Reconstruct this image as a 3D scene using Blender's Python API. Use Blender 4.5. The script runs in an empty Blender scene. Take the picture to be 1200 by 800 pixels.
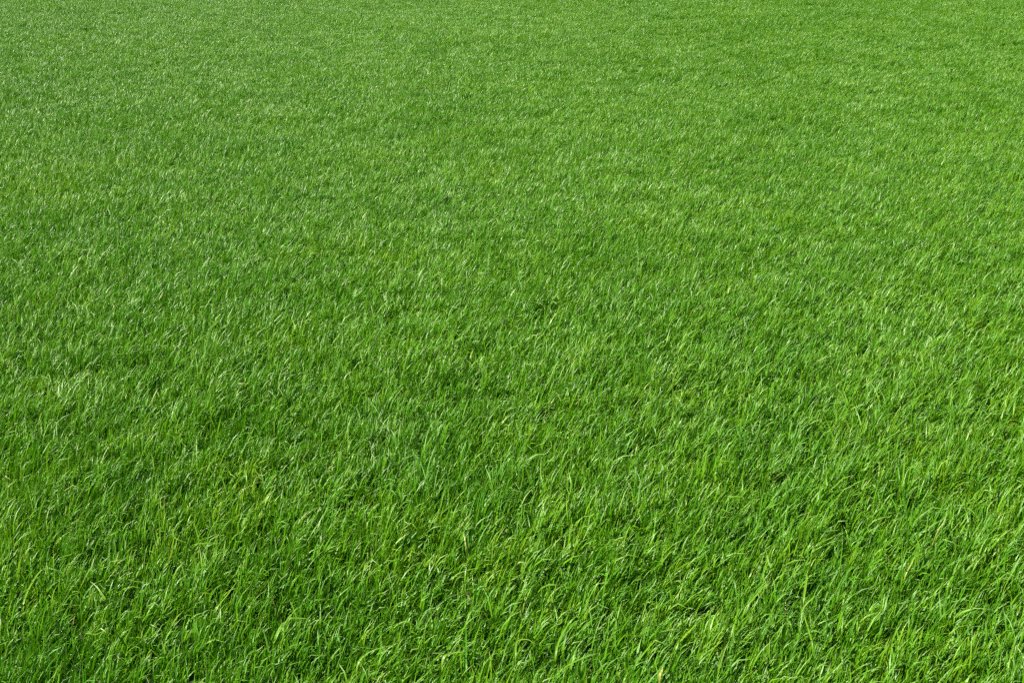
import bpy, math, random
import numpy as np
from mathutils import Vector

R = math.radians
scene = bpy.context.scene
rng = np.random.default_rng(11)
random.seed(11)

# ------------------------------------------------------------------ camera
CAM_H, PITCH, LENS = 1.62, 20.0, 45.0
cam_data = bpy.data.cameras.new("camera")
cam_data.lens = LENS
cam_data.sensor_width = 36.0
cam_data.clip_start = 0.05
cam_data.clip_end = 3000.0
cam = bpy.data.objects.new("camera", cam_data)
cam.location = (0, 0, CAM_H)
cam.rotation_euler = (R(90 - PITCH), 0, 0)
scene.collection.objects.link(cam)
scene.camera = cam

# ------------------------------------------------------------------ sky + sun
SUN_EL, SUN_AZ = 45.0, -100.0          # azimuth measured from +Y (view direction) towards +X
world = bpy.data.worlds.new("World")
scene.world = world
world.use_nodes = True
wn = world.node_tree
wn.nodes.clear()
sky = wn.nodes.new("ShaderNodeTexSky")
sky.sky_type = 'NISHITA'
sky.sun_disc = False
sky.sun_elevation = R(SUN_EL)
sky.sun_rotation = R(SUN_AZ)
bg = wn.nodes.new("ShaderNodeBackground")
bg.inputs[1].default_value = 0.05
wo = wn.nodes.new("ShaderNodeOutputWorld")
wn.links.new(sky.outputs[0], bg.inputs[0])
wn.links.new(bg.outputs[0], wo.inputs[0])

sun_data = bpy.data.lights.new("sun", 'SUN')
sun_data.energy = 5.0
sun_data.angle = R(0.5)
sun_data.color = (1.0, 0.94, 0.81)
sun = bpy.data.objects.new("sun", sun_data)
sd = Vector((math.sin(R(SUN_AZ)) * math.cos(R(SUN_EL)),
             math.cos(R(SUN_AZ)) * math.cos(R(SUN_EL)), math.sin(R(SUN_EL))))
sun.rotation_euler = sd.to_track_quat('Z', 'Y').to_euler()
sun.location = sd * 50
scene.collection.objects.link(sun)

# ------------------------------------------------------------------ exposure
scene.render.engine = 'CYCLES'
scene.view_settings.view_transform = 'Standard'
scene.view_settings.look = 'None'
scene.view_settings.exposure = 1.48
scene.view_settings.gamma = 1.0
scene.view_settings.use_curve_mapping = False
scene.cycles.use_denoising = False
scene.cycles.pixel_filter_type = 'BLACKMAN_HARRIS'
scene.cycles.filter_width = 1.5
scene.cycles.use_adaptive_sampling = True
scene.cycles.adaptive_threshold = 0.03
scene.cycles.max_bounces = 4
scene.cycles.diffuse_bounces = 2
scene.cycles.transmission_bounces = 3

# ------------------------------------------------------------------ helpers
def at(px, py, z=0.0):
    """point of the field (height z) that the photograph (1200 x 800) shows at a pixel"""
    f = LENS / 36.0 * 1200.0
    x, y = (px - 600.0) / f, (400.0 - py) / f
    c, s = math.cos(R(PITCH)), math.sin(R(PITCH))
    d = Vector((x, c + y * s, -s + y * c))
    k = (z - CAM_H) / d.z
    return Vector((0, 0, CAM_H)) + d * k

def _hash(ix, iy, seed):
    h = (ix * 374761393 + iy * 668265263 + seed * 974634777) & 0xFFFFFFFF
    h = ((h ^ (h >> 13)) * 1274126177) & 0xFFFFFFFF
    return ((h ^ (h >> 16)) & 0xFFFF) / 65535.0

def vnoise(x, y, seed):
    ix, iy = np.floor(x).astype(np.int64), np.floor(y).astype(np.int64)
    fx, fy = x - ix, y - iy
    fx, fy = fx * fx * (3 - 2 * fx), fy * fy * (3 - 2 * fy)
    a, b = _hash(ix, iy, seed), _hash(ix + 1, iy, seed)
    c, d = _hash(ix, iy + 1, seed), _hash(ix + 1, iy + 1, seed)
    return (a * (1 - fx) + b * fx) * (1 - fy) + (c * (1 - fx) + d * fx) * fy

def fbm(x, y, size, seed, octaves=3):
    """smooth noise, about -1 .. 1"""
    v, amp, tot = 0.0, 1.0, 0.0
    for o in range(octaves):
        k = 2.0 ** o / size
        v = v + amp * (vnoise(x * k + 19.3 * o, y * k - 7.1 * o, seed + o) * 2 - 1)
        tot += amp
        amp *= 0.5
    return v / tot * 1.6

# ------------------------------------------------------------------ materials
def grass_material():
    m = bpy.data.materials.new("grass_blade")
    m.use_nodes = True
    n, l = m.node_tree.nodes, m.node_tree.links
    n.clear()
    def attr(name, kind):
        a = n.new("ShaderNodeAttribute")
        a.attribute_name = name
        a.attribute_type = kind
        return a
    def math_(op, a, b, clamp=False):
        k = n.new("ShaderNodeMath")
        k.operation = op
        k.use_clamp = clamp
        for i, v in enumerate((a, b)):
            if hasattr(v, "is_linked"):
                l.new(v, k.inputs[i])
            else:
                k.inputs[i].default_value = v
        return k.outputs[0]
    geo = n.new("ShaderNodeNewGeometry")
    def patch(scale, detail):                             # plants of one kind grow in patches
        k = n.new("ShaderNodeTexNoise")
        k.inputs["Scale"].default_value = scale
        k.inputs["Detail"].default_value = detail
        l.new(geo.outputs["Position"], k.inputs["Vector"])
        return math_('SUBTRACT', k.outputs[0], 0.5)
    yel = math_('ADD', math_('MULTIPLY', patch(0.9, 2.0), 0.30), math_('MULTIPLY', patch(4.5, 2.0), 0.55))
    rnd = attr("blade", 'GEOMETRY').outputs["Color"]      # r: hue of the blade, g: straw tint for dryness and painted glint, b: length along it
    sep = n.new("ShaderNodeSeparateColor")
    l.new(rnd, sep.inputs[0])
    hue, dry, along = sep.outputs[0], sep.outputs[1], sep.outputs[2]
    across = attr("across", 'GEOMETRY').outputs["Fac"]
    mixf = math_('ADD', hue, yel, True)
    ramp = n.new("ShaderNodeValToRGB")
    e = ramp.color_ramp.elements
    e[0].position, e[0].color = 0.0, (0.022, 0.106, 0.0015, 1)
    e[1].position, e[1].color = 1.0, (0.160, 0.270, 0.004, 1)
    k = e.new(0.5)
    k.color = (0.060, 0.184, 0.002, 1)
    l.new(mixf, ramp.inputs[0])
    # pale veins along the blade
    wave = math_('ABSOLUTE', math_('SINE', math_('MULTIPLY', across, 17.0), 0.0), 0.0)
    vein = n.new("ShaderNodeMix")
    vein.data_type = 'RGBA'
    l.new(math_('MULTIPLY', wave, 0.15), vein.inputs[0])
    l.new(ramp.outputs[0], vein.inputs[6])
    vein.inputs[7].default_value = (0.09, 0.28, 0.010, 1)
    # dry tips and dead blades, plus glint painted as straw on the eye-catchers
    tipm = math_('MULTIPLY', math_('SUBTRACT', along, 0.86, True), math_('MULTIPLY', hue, 4.0))
    dmix = n.new("ShaderNodeMix")
    dmix.data_type = 'RGBA'
    l.new(math_('ADD', dry, tipm, True), dmix.inputs[0])
    l.new(vein.outputs[2], dmix.inputs[6])
    dmix.inputs[7].default_value = (0.30, 0.29, 0.07, 1)
    col = dmix.outputs[2]
    p = n.new("ShaderNodeBsdfPrincipled")
    l.new(col, p.inputs["Base Color"])
    p.inputs["Roughness"].default_value = 0.38
    p.inputs["IOR"].default_value = 1.45
    p.inputs["Specular IOR Level"].default_value = 0.50
    p.inputs["Specular Tint"].default_value = (1.0, 1.0, 0.92, 1)
    bump = n.new("ShaderNodeBump")
    bump.inputs["Strength"].default_value = 0.25
    bump.inputs["Distance"].default_value = 0.0006
    l.new(wave, bump.inputs["Height"])
    l.new(bump.outputs[0], p.inputs["Normal"])
    tcol = n.new("ShaderNodeMix")
    tcol.data_type = 'RGBA'
    tcol.blend_type = 'MULTIPLY'
    tcol.inputs[0].default_value = 1.0
    l.new(col, tcol.inputs[6])
    tcol.inputs[7].default_value = (1.5, 1.8, 0.4, 1)
    tr = n.new("ShaderNodeBsdfTranslucent")
    l.new(tcol.outputs[2], tr.inputs[0])
    mx = n.new("ShaderNodeMixShader")
    mx.inputs[0].default_value = 0.18
    l.new(p.outputs[0], mx.inputs[1])
    l.new(tr.outputs[0], mx.inputs[2])
    out = n.new("ShaderNodeOutputMaterial")
    l.new(mx.outputs[0], out.inputs[0])
    return m

def soil_material():
    m = bpy.data.materials.new("soil")
    m.use_nodes = True
    n, l = m.node_tree.nodes, m.node_tree.links
    p = n["Principled BSDF"]
    tc = n.new("ShaderNodeTexCoord")
    no = n.new("ShaderNodeTexNoise")
    no.inputs["Scale"].default_value = 14.0
    no.inputs["Detail"].default_value = 8.0
    l.new(tc.outputs["Object"], no.inputs["Vector"])
    ramp = n.new("ShaderNodeValToRGB")
    ramp.color_ramp.elements[0].position = 0.35
    ramp.color_ramp.elements[0].color = (0.008, 0.020, 0.003, 1)  # green tint paints the deep shade between blades into the soil colour
    ramp.color_ramp.elements[1].position = 0.7
    ramp.color_ramp.elements[1].color = (0.024, 0.036, 0.008, 1)
    l.new(no.outputs[0], ramp.inputs[0])
    l.new(ramp.outputs[0], p.inputs["Base Color"])
    p.inputs["Roughness"].default_value = 0.95
    bu = n.new("ShaderNodeBump")
    bu.inputs["Strength"].default_value = 0.6
    l.new(no.outputs[0], bu.inputs["Height"])
    l.new(bu.outputs[0], p.inputs["Normal"])
    return m

GRASS, SOIL = grass_material(), soil_material()

# ------------------------------------------------------------------ ground
def build_ground():
    ys = np.concatenate([np.linspace(-40, 60, 101), np.array([100, 200, 400, 800, 1600])])
    ys = np.concatenate([[-1600, -400, -120], ys])
    xs = np.concatenate([[-1600, -400, -120], np.linspace(-40, 40, 81), [120, 400, 1600]])
    X, Y = np.meshgrid(xs, ys)
    v = [(x, y, 0.0) for x, y in zip(X.ravel(), Y.ravel())]
    nx = len(xs)
    f = [(j * nx + i, j * nx + i + 1, (j + 1) * nx + i + 1, (j + 1) * nx + i)
         for j in range(len(ys) - 1) for i in range(nx - 1)]
    me = bpy.data.meshes.new("ground")
    me.from_pydata(v, [], f)
    me.materials.append(SOIL)
    o = bpy.data.objects.new("ground", me)
    o["kind"] = "structure"
    o["label"] = "soil underneath the whole grass field, coloured dark green like the shade between blades"
    o["category"] = "ground"
    scene.collection.objects.link(o)
build_ground()

# ------------------------------------------------------------------ blades
def grow(base, L, W, az, th0, th1, power, twist, roll, kink_t, kink_a, hue, dry, segs, cols):
    """leaf blades as one vectorised batch: each starts at base, leans towards az, and its angle from
    upright goes th0 -> th1 along the leaf; kink_a is a sharp extra bend at kink_t; cols 3 = gutter leaf, 2 = flat"""
    n = len(L)
    ca, sa = np.cos(az), np.sin(az)
    side = np.stack([-sa, ca, np.zeros(n)], 1)
    p = base.copy()
    us = (-1.0, 0.0, 1.0) if cols == 3 else (-1.0, 1.0)
    co = np.zeros((n, segs + 1, cols, 3))
    at_ = np.zeros((n, segs + 1, cols, 4))
    ac = np.zeros((n, segs + 1, cols))
    for i in range(segs + 1):
        t = i / segs
        th = th0 + (th1 - th0) * t ** power + kink_a * np.clip((t - kink_t) / 0.15, 0, 1)
        st, ct = np.sin(th), np.cos(th)
        d = np.stack([ca * st, sa * st, ct], 1)
        nr = np.stack([-ca * ct, -sa * ct, st], 1)
        tw = roll + twist * t
        c, s = np.cos(tw)[:, None], np.sin(tw)[:, None]
        s2, n2 = side * c + nr * s, nr * c - side * s
        w = W * 0.5 * (0.6 + 0.4 * min(1, t / 0.3)) * max(1 - max(0, (t - 0.4) / 0.6) ** 1.9, 0.04)
        for k, u in enumerate(us):
            q = p + s2 * (w * u)[:, None]
            if u == 0.0:
                q = q - n2 * (0.40 * w)[:, None]
            co[:, i, k] = q
            at_[:, i, k, 0], at_[:, i, k, 1], at_[:, i, k, 2], at_[:, i, k, 3] = hue, dry, t, 1
            ac[:, i, k] = 0.5 * (u + 1)
        p = p + d * (L / segs)[:, None]
    per = (segs + 1) * cols
    quad = np.array([(i * cols + k, i * cols + k + 1, (i + 1) * cols + k + 1, (i + 1) * cols + k)
                     for i in range(segs) for k in range(cols - 1)])
    fa = (np.arange(n) * per)[:, None, None] + quad[None]
    return co.reshape(-1, 3), at_.reshape(-1, 4), ac.ravel(), fa.reshape(-1, 4)

def to_mesh(name, batches):
    off, C, A, K, F = 0, [], [], [], []
    for co, a, k, f in batches:
        C.append(co); A.append(a); K.append(k); F.append(f + off)
        off += len(co)
    C, A, K, F = np.concatenate(C), np.concatenate(A), np.concatenate(K), np.concatenate(F)
    me = bpy.data.meshes.new(name)
    me.vertices.add(len(C))
    me.vertices.foreach_set("co", C.astype(np.float32).ravel())
    me.loops.add(len(F) * 4)
    me.loops.foreach_set("vertex_index", F.astype(np.int32).ravel())
    me.polygons.add(len(F))
    me.polygons.foreach_set("loop_start", np.arange(0, len(F) * 4, 4, dtype=np.int32))
    me.update(calc_edges=True)
    me.polygons.foreach_set("use_smooth", np.ones(len(F), bool))
    a = me.attributes.new("blade", 'FLOAT_COLOR', 'POINT')
    a.data.foreach_set("color", A.astype(np.float32).ravel())
    b = me.attributes.new("across", 'FLOAT', 'POINT')
    b.data.foreach_set("value", K.astype(np.float32))
    me.materials.append(GRASS)
    return me

L_MIN, L_MAX, W_MIN, W_MAX = 0.042, 0.092, 0.0022, 0.0044
HOLLOWS = [(240, 640, .10, -.9), (544, 684, .07, -.6), (608, 766, .05, -.7), (1112, 712, .10, -.45), (375, 740, .08, -.5),
           (800, 690, .10, -.35), (985, 700, .09, -.2), (725, 400, .12, -.5), (590, 360, .10, -.45), (110, 765, .07, -.5),
           (690, 790, .07, -.5), (1190, 560, .14, -.4), (330, 560, .10, -.4), (20, 640, .10, -.4), (860, 690, .06, -.5),
           (850, 300, .20, -.4), (400, 480, .16, -.3), (960, 370, .16, -.35), (1180, 290, .25, -.4), (240, 210, .30, -.4),
           (460, 420, .12, .3), (1000, 560, .15, .3), (660, 560, .15, .25), (150, 590, .12, .3), (900, 430, .18, .3)]
YELLOW = [(470, 640, .12, .35), (815, 745, .14, .22), (270, 590, .24, .24), (300, 560, .10, .25), (690, 640, .10, .25),
          (780, 465, .16, .25), (30, 215, .50, .25), (560, 415, .14, .20), (430, 300, .30, .18),
          (640, 720, .07, .25), (580, 640, .06, .25), (910, 560, .05, .30), (200, 650, .08, .2)]
def spots_of(table, x, y):
    v = np.zeros(len(x))
    for px, py, r, a in table:
        c = at(px, py, 0.05)
        v += a * np.exp(-((x - c.x) ** 2 + (y - c.y) ** 2) / (r * r))
    return v

WIND = 0.35
def veer(x):
    """turn of the lean across the field, added to even out its brightness"""
    return VEER * np.tanh(x / 3.0)
VEER = 0.70  # amount of added turn, so left and right sides look equally bright

def sward(x, y, segs, cols, wide=1.0, seed=0, tall=None, local=False):
    """the leaves of a meadow, rooted at x, y"""
    # every root puts up a small fan of leaves
    k = len(x)
    fan = rng.integers(3, 9, k)
    own = np.repeat(np.arange(k), fan)
    n = len(own)
    g = rng.normal
    x, y = x[own] + g(0, 0.005, n), y[own] + g(0, 0.005, n)
    turn = g(0, 0.45, k)[own]
    lift = g(1, 0.16, k)[own]
    if tall is not None:
        tall = tall[own]
    if tall is None:
        tall = 1 + 0.24 * fbm(x, y, 0.34, 3 + seed) + 0.20 * fbm(x, y, 0.09, 5 + seed, 2)
    wind = (WIND if local else WIND - veer(x)) + 0.55 * fbm(x, y, 0.45, 23 + seed)
    lean = 0.14 * fbm(x, y, 0.3, 37 + seed)
    az = wind + turn + g(0, 0.55, n)
    stray = rng.random(n) < 0.15
    az[stray] = rng.uniform(-math.pi, math.pi, stray.sum())
    near_k = np.ones(n) if local else np.interp(y, [2.6, 4.2, 6.5], [1.10, 1.0, 0.84])   # rank growth at this end of the field
    L = near_k * rng.uniform(L_MIN, L_MAX, n) * np.clip(lift, 0.6, 1.5) * np.clip(tall, 0.4, 1.8)
    th0 = np.abs(g(R(11), R(9), n)) + lean
    th1 = th0 + np.abs(g(R(46), R(28), n))
    bent = rng.random(n) < 0.24
    ka = np.where(bent, np.radians(rng.uniform(25, 80, n)), 0)
    q = rng.random(n)
    dry = np.where(q < 0.003, rng.uniform(0.3, 0.8, n), np.where(q < 0.05, rng.uniform(0.03, 0.16, n), 0))
    hue = np.clip(0.18 + 0.55 * rng.random(n), 0, 1) + (0 if local else 1.0 * spots_of(YELLOW, x, y))
    return grow(np.stack([x, y, np.full(n, -0.004)], 1), L, rng.uniform(W_MIN, W_MAX, n) * wide * near_k * 1.12, az, th0, th1,
                rng.uniform(1.0, 2.4, n), g(0, 1.1, n), g(0, 0.8, n), rng.uniform(0.4, 0.8, n), ka,
                hue, dry, segs, cols)

# ------------------------------------------------------------------ the field
def scatter(y0, y1, density, slope=0.46, margin=0.6):
    w = slope * y1 + margin
    n = int((y1 - y0) * 2 * w * density)
    x, y = rng.uniform(-w, w, n), rng.uniform(y0, y1, n)
    keep = np.abs(x) < slope * np.maximum(y, 0) + margin
    return x[keep], y[keep]

# the taller leaves near the camera grow in uneven clumps, each leaf in its own place
def clumped(y0, y1, density):
    x, y = scatter(y0, y1, density)
    t = 1.10 + 0.22 * fbm(x, y, 0.30, 3) + 0.22 * fbm(x, y, 0.08, 5, 2) + 0.45 * spots_of(HOLLOWS, x, y)
    keep = rng.random(len(x)) < np.clip((t - 0.62) * 1.7, 0.06, 1)
    return x[keep], y[keep], t[keep]
x, y, t = clumped(1.5, 4.2, 8500 / 5.5)
near = sward(x, y, 4, 3, 1.0, 0, t)
x, y, t = clumped(4.2, 8.5, 6500 / 5.5)
mid = sward(x, y, 3, 2, 1.0, 0, t)
gm = to_mesh("grass", [near, mid])
grass = bpy.data.objects.new("grass", gm)
grass["kind"] = "stuff"
grass["label"] = "dense fresh green grass leaning in the wind all over the field"
grass["category"] = "grass"
scene.collection.objects.link(grass)
print("grass faces", len(gm.polygons))

# the undergrowth, and the whole sward farther off: square turfs set edge to edge
TILE, N_KINDS = 0.25, 36
turfs = bpy.data.collections.new("turf_kinds")
for i in range(N_KINDS):
    n = round(math.sqrt(TILE * TILE * 18500 / 5.5))          # one root to each cell, so no bald spots
    e = TILE * 1.06 / n
    gx, gy = np.meshgrid(np.arange(n) - n / 2 + 0.5, np.arange(n) - n / 2 + 0.5)
    b = sward((gx.ravel() + rng.uniform(-0.6, 0.6, n * n)) * e, (gy.ravel() + rng.uniform(-0.6, 0.6, n * n)) * e, 4, 2, 1.0, 100 + 7 * i, None, True)
    turfs.objects.link(bpy.data.objects.new("turf_%03d" % i, to_mesh("turf_%03d" % i, [b])))
def tiles(y0, y1, k):
    st = TILE * k
    w = math.ceil((0.46 * y1 + 1.2) / st) * st
    gx, gy = np.meshgrid(np.arange(-w, w, st) + st / 2, np.arange(y0, y1, st) + st / 2)
    gx, gy = gx.ravel(), gy.ravel()
    m = np.abs(gx) < 0.46 * np.maximum(gy, 0) + 1.2
    return gx[m], gy[m], np.full(m.sum(), float(k))
tl = [tiles(1.0, 5.0, 1.0), tiles(5.0, 20.0, 0.8), tiles(20.0, 40.0, 1.6), tiles(40.0, 88.0, 3.2)]
X, Y, B = (np.concatenate([q[i] for q in tl]) for i in range(3))
N = len(X)
print("turfs", N)
tm = bpy.data.meshes.new("turf_spots")
tm.vertices.add(N)
tm.vertices.foreach_set("co", np.stack([X, Y, np.zeros(N)], 1).astype(np.float32).ravel())
def put(name, kind, key, data):
    tm.attributes.new(name, kind, 'POINT').data.foreach_set(key, data)
rot = np.stack([np.zeros(N), np.zeros(N), 0.20 * fbm(X, Y, 0.9, 23) - veer(X)], 1)
sv = np.stack([B, B, (0.92 + 0.16 * fbm(X, Y, 0.8, 3)) * np.where(B > 1, B ** 0.5, B)], 1)
put("turn", 'FLOAT_VECTOR', "vector", rot.astype(np.float32).ravel())
put("size", 'FLOAT_VECTOR', "vector", sv.astype(np.float32).ravel())
put("kind_index", 'INT', "value", rng.integers(0, N_KINDS, N).astype(np.int32))
spots = bpy.data.objects.new("turf_spots", tm)

ng = bpy.data.node_groups.new("grow_grass", 'GeometryNodeTree')
ng.interface.new_socket("Geometry", in_out='INPUT', socket_type='NodeSocketGeometry')
ng.interface.new_socket("Geometry", in_out='OUTPUT', socket_type='NodeSocketGeometry')
gi, go = ng.nodes.new("NodeGroupInput"), ng.nodes.new("NodeGroupOutput")
oi = ng.nodes.new("GeometryNodeObjectInfo")
oi.inputs["Object"].default_value = spots
ci = ng.nodes.new("GeometryNodeCollectionInfo")
ci.inputs["Collection"].default_value = turfs
ci.inputs["Separate Children"].default_value = True
ci.inputs["Reset Children"].default_value = True
iop = ng.nodes.new("GeometryNodeInstanceOnPoints")
iop.inputs["Pick Instance"].default_value = True
def named(name, kind):
    k = ng.nodes.new("GeometryNodeInputNamedAttribute")
    k.data_type = kind
    k.inputs["Name"].default_value = name
    return k.outputs["Attribute"]
e2r = ng.nodes.new("FunctionNodeEulerToRotation")
jg = ng.nodes.new("GeometryNodeJoinGeometry")
ng.links.new(named("turn", 'FLOAT_VECTOR'), e2r.inputs[0])
ng.links.new(oi.outputs["Geometry"], iop.inputs["Points"])
ng.links.new(ci.outputs[0], iop.inputs["Instance"])
ng.links.new(named("kind_index", 'INT'), iop.inputs["Instance Index"])
ng.links.new(e2r.outputs[0], iop.inputs["Rotation"])
ng.links.new(named("size", 'FLOAT_VECTOR'), iop.inputs["Scale"])
ng.links.new(gi.outputs[0], jg.inputs[0])
ng.links.new(iop.outputs[0], jg.inputs[0])
ng.links.new(jg.outputs[0], go.inputs[0])
md = grass.modifiers.new("grow_grass", 'NODES')
md.node_group = ng

# ------------------------------------------------------------------ the front row, leaf by leaf
leaf_kinds = []
for i in range(28):
    one = lambda a, b: np.array([rng.uniform(a, b)])
    kinked = rng.random() < 0.2
    b = grow(np.zeros((1, 3)), one(0.068, 0.115), one(0.0027, 0.0044), np.zeros(1), one(R(4), R(22)), one(R(40), R(95)),
             one(1.1, 2.2), one(-0.9, 0.9), one(-0.6, 0.6), one(0.5, 0.75), np.array([R(50) if kinked else 0.0]),
             one(0.25, 0.75), one(0.0, 0.10), 7, 3)
    leaf_kinds.append(to_mesh("grass_blade", [b]))
rows, per_row = 6, 50
for r in range(rows):
    for c in range(per_row):
        p = at((c + rng.uniform(0, 1)) / per_row * 1200, 792 - 20 * r - rng.uniform(0, 18), 0.04)
        o = bpy.data.objects.new("grass_blade", leaf_kinds[rng.integers(0, len(leaf_kinds))])
        o.location = (p.x, p.y, -0.004)
        az = rng.uniform(-3.14, 3.14) if rng.random() < 0.15 else 0.25 + rng.normal(0, 0.75)
        o.rotation_euler = (0, 0, az)
        o.parent = grass
        scene.collection.objects.link(o)

# ------------------------------------------------------------------ single leaves that catch the eye
def catmull(P, n):
    P = [P[0] * 2 - P[1]] + P + [P[-1] * 2 - P[-2]]
    out, m = [], len(P) - 3
    for i in range(n + 1):
        u = i / n * m
        k = min(int(u), m - 1)
        t = u - k
        a, b, c, d = P[k:k + 4]
        out.append(0.5 * ((2 * b) + (c - a) * t + (2 * a - 5 * b + 4 * c - d) * t * t + (3 * b - a - 3 * c + d) * t ** 3))
    return out

def eye_catcher(label, pts, width, hue=0.6, dry=0.15, roll=0.0, z0=0.050, z1=0.084):
    """pts: where the photograph shows the leaf, from its lower end to its tip"""
    m = len(pts)
    P = [at(px, py, z0 + (z1 - z0) * i / (m - 1)) for i, (px, py) in enumerate(pts)]
    d = (P[1] - P[0]).normalized()
    root = Vector((P[0].x - d.x * 0.015, P[0].y - d.y * 0.015, -0.004))
    path = catmull([root] + P, 12)
    n = len(path) - 1
    C, A, K, F = [], [], [], []
    for i, q in enumerate(path):
        t = i / n
        tan = (path[min(i + 1, n)] - path[max(i - 1, 0)]).normalized()
        side = tan.cross(Vector((0, 0, 1)))
        if side.length < 0.2:
            side = Vector((0.6, 0.8, 0))
        side.normalize()
        nor = side.cross(tan).normalized()
        side, nor = side * math.cos(roll) + nor * math.sin(roll), nor * math.cos(roll) - side * math.sin(roll)
        w = width * 0.37 * (0.55 + 0.45 * min(1, t / 0.35)) * max(1 - max(0, (t - 0.55) / 0.45) ** 2.0, 0.05)
        for u in (-1, 0, 1):
            v = q + side * (w * u) - nor * (0.35 * w if u == 0 else 0)
            C.append(tuple(v - root)); A.append((hue, dry * 0.5 if dry < 0.5 else dry, t, 1)); K.append(0.5 * (u + 1))  # small dry values put the pale glint into the colour, large ones mean dead
        if i < n:
            for k in range(2):
                a = i * 3 + k
                F.append((a, a + 1, a + 4, a + 3))
    me = to_mesh("grass_blade", [(np.array(C), np.array(A), np.array(K), np.array(F))])
    o = bpy.data.objects.new("grass_blade", me)
    o.location = root
    o["label"] = label
    o["category"] = "grass blade"
    o["group"] = "grass blades that stand out near the front"
    scene.collection.objects.link(o)

E = eye_catcher
E("pale arching grass blade by the left edge, its tip curving over to the right", [(27, 708), (36, 685), (48, 668), (58, 665)], .0062)
E("straight pale grass blade slanting low, just above the arching blade by the left edge", [(67, 656), (80, 650), (92, 646)], .0055)
E("thin pale grass blade lying level, lower left of the photo", [(148, 681), (160, 681), (172, 682)], .0040, z0=.072, z1=.078)
E("folded pale grass blade in the bottom left corner, its tip turned up", [(99, 744), (112, 743), (124, 737)], .0058, z0=.072, z1=.078)
E("broad pale upright grass blade standing in the dark hollow, lower left", [(229, 688), (237, 668), (242, 651)], .0062, hue=.5, dry=.25)
E("slender grass blade arching over the dark hollow, lower left", [(222, 641), (238, 636), (256, 636)], .0045)
E("long straight grass blade slanting right, below and right of the dark hollow, lower left", [(253, 715), (266, 697), (279, 679)], .0046)
E("small bent grass blade on the upper left rim of the dark hollow, lower left", [(203, 619), (204, 629), (216, 635)], .0050, dry=.25)
E("palest folded grass blade lying level, bottom edge just left of the middle", [(519, 772), (530, 765), (545, 763)], .0085, dry=.35, z0=.072, z1=.078)
E("grass blade bent sharply over a dark gap, bottom edge at the middle", [(604, 767), (606, 751), (619, 749), (627, 755)], .0056, dry=.2, z0=.058, z1=.075)
E("grass blade drooping over the dark hollow, lower middle of the photo", [(532, 676), (547, 668), (565, 664)], .0052)
E("dark green grass blade standing bolt upright beside the palest folded blade", [(546, 784), (546, 756), (546, 728)], .0055, hue=.3, dry=0)
E("dry beige stalk low in the dark hollow, lower middle of the photo", [(551, 706), (547, 695), (544, 686)], .0036, dry=.95)
E("short fat pale grass blade slanting right, lower right of the middle", [(698, 687), (706, 683), (714, 680)], .0075, dry=.25, z0=.075)
E("long curved grass blade rising steeply, bottom edge right of the middle", [(651, 766), (657, 746), (668, 728)], .0062)
E("long grass blade sweeping flat to the right along the bottom edge, right of the middle", [(654, 789), (677, 773), (704, 764)], .0055)
E("small brown dead leaf low at the bottom edge, right of the middle", [(773, 792), (775, 786), (777, 780)], .0070, dry=1.0, z0=.06, z1=.07)
E("long yellow grass blade bending right over the yellowish patch, lower right", [(792, 760), (803, 744), (821, 726)], .0048, hue=.95, dry=.2)
E("short whitish upright grass blade leaning left, lower right of the middle", [(787, 687), (785, 677), (783, 666)], .0060, dry=.3)
E("yellow dead grass blade among green ones, right of the middle, farther off", [(905, 563), (910, 558), (917, 552)], .0060, hue=1, dry=.75)
E("fat pale grass blade with a blunt tip, right side of the photo", [(923, 655), (927, 648), (930, 641)], .0085, dry=.25)
E("straight grass blade slanting flat to the right, beside the fat blunt blade", [(951, 641), (967, 633), (984, 625)], .0052)
E("glossy pale grass blade standing upright, green at its foot, right side", [(941, 704), (944, 686), (946, 667)], .0075, dry=.25)
E("grass blade leaning to the left against the others, right side near the bottom", [(952, 757), (945, 730), (938, 710)], .0050, hue=.7)
E("thin grass blade lying level, tip touching the left-leaning blade", [(894, 722), (915, 721), (937, 722)], .0042, z0=.072, z1=.078)
E("long wide grass blade curving up to the right, left of the glossy upright blade", [(876, 712), (885, 698), (903, 678)], .0062)
E("long grass blade slanting right across the brownish spot, bottom right", [(821, 771), (834, 760), (847, 750)], .0050)
E("pale grass blade curving level near the bottom right corner", [(1117, 786), (1128, 779), (1142, 777)], .0056, dry=.25)
E("long pale grass blade slanting steeply above the dark hollow, far right", [(1110, 687), (1116, 675), (1121, 663)], .0055)
E("thin beige grass blade slanting steeply, right side of the photo", [(1061, 674), (1067, 662), (1073, 650)], .0042, dry=.6)
E("long grass blade rising steeply left of a level one, lower left of the middle", [(324, 746), (335, 728), (349, 710)], .0052)
E("pale grass blade lying level against a steep one, lower left of the middle", [(338, 727), (350, 724), (364, 725)], .0056, dry=.25, z0=.072, z1=.078)
E("curved grass blade slanting right, above the sweeping one, left of the middle", [(396, 701), (405, 691), (417, 683)], .0050)
E("longest grass blade sweeping in a flat arc to the right, bottom left of the middle", [(419, 779), (432, 764), (459, 755)], .0058)
E("pale straight grass blade slanting right beside the yellowish patch, left of the middle", [(475, 660), (485, 652), (496, 645)], .0060, dry=.25)
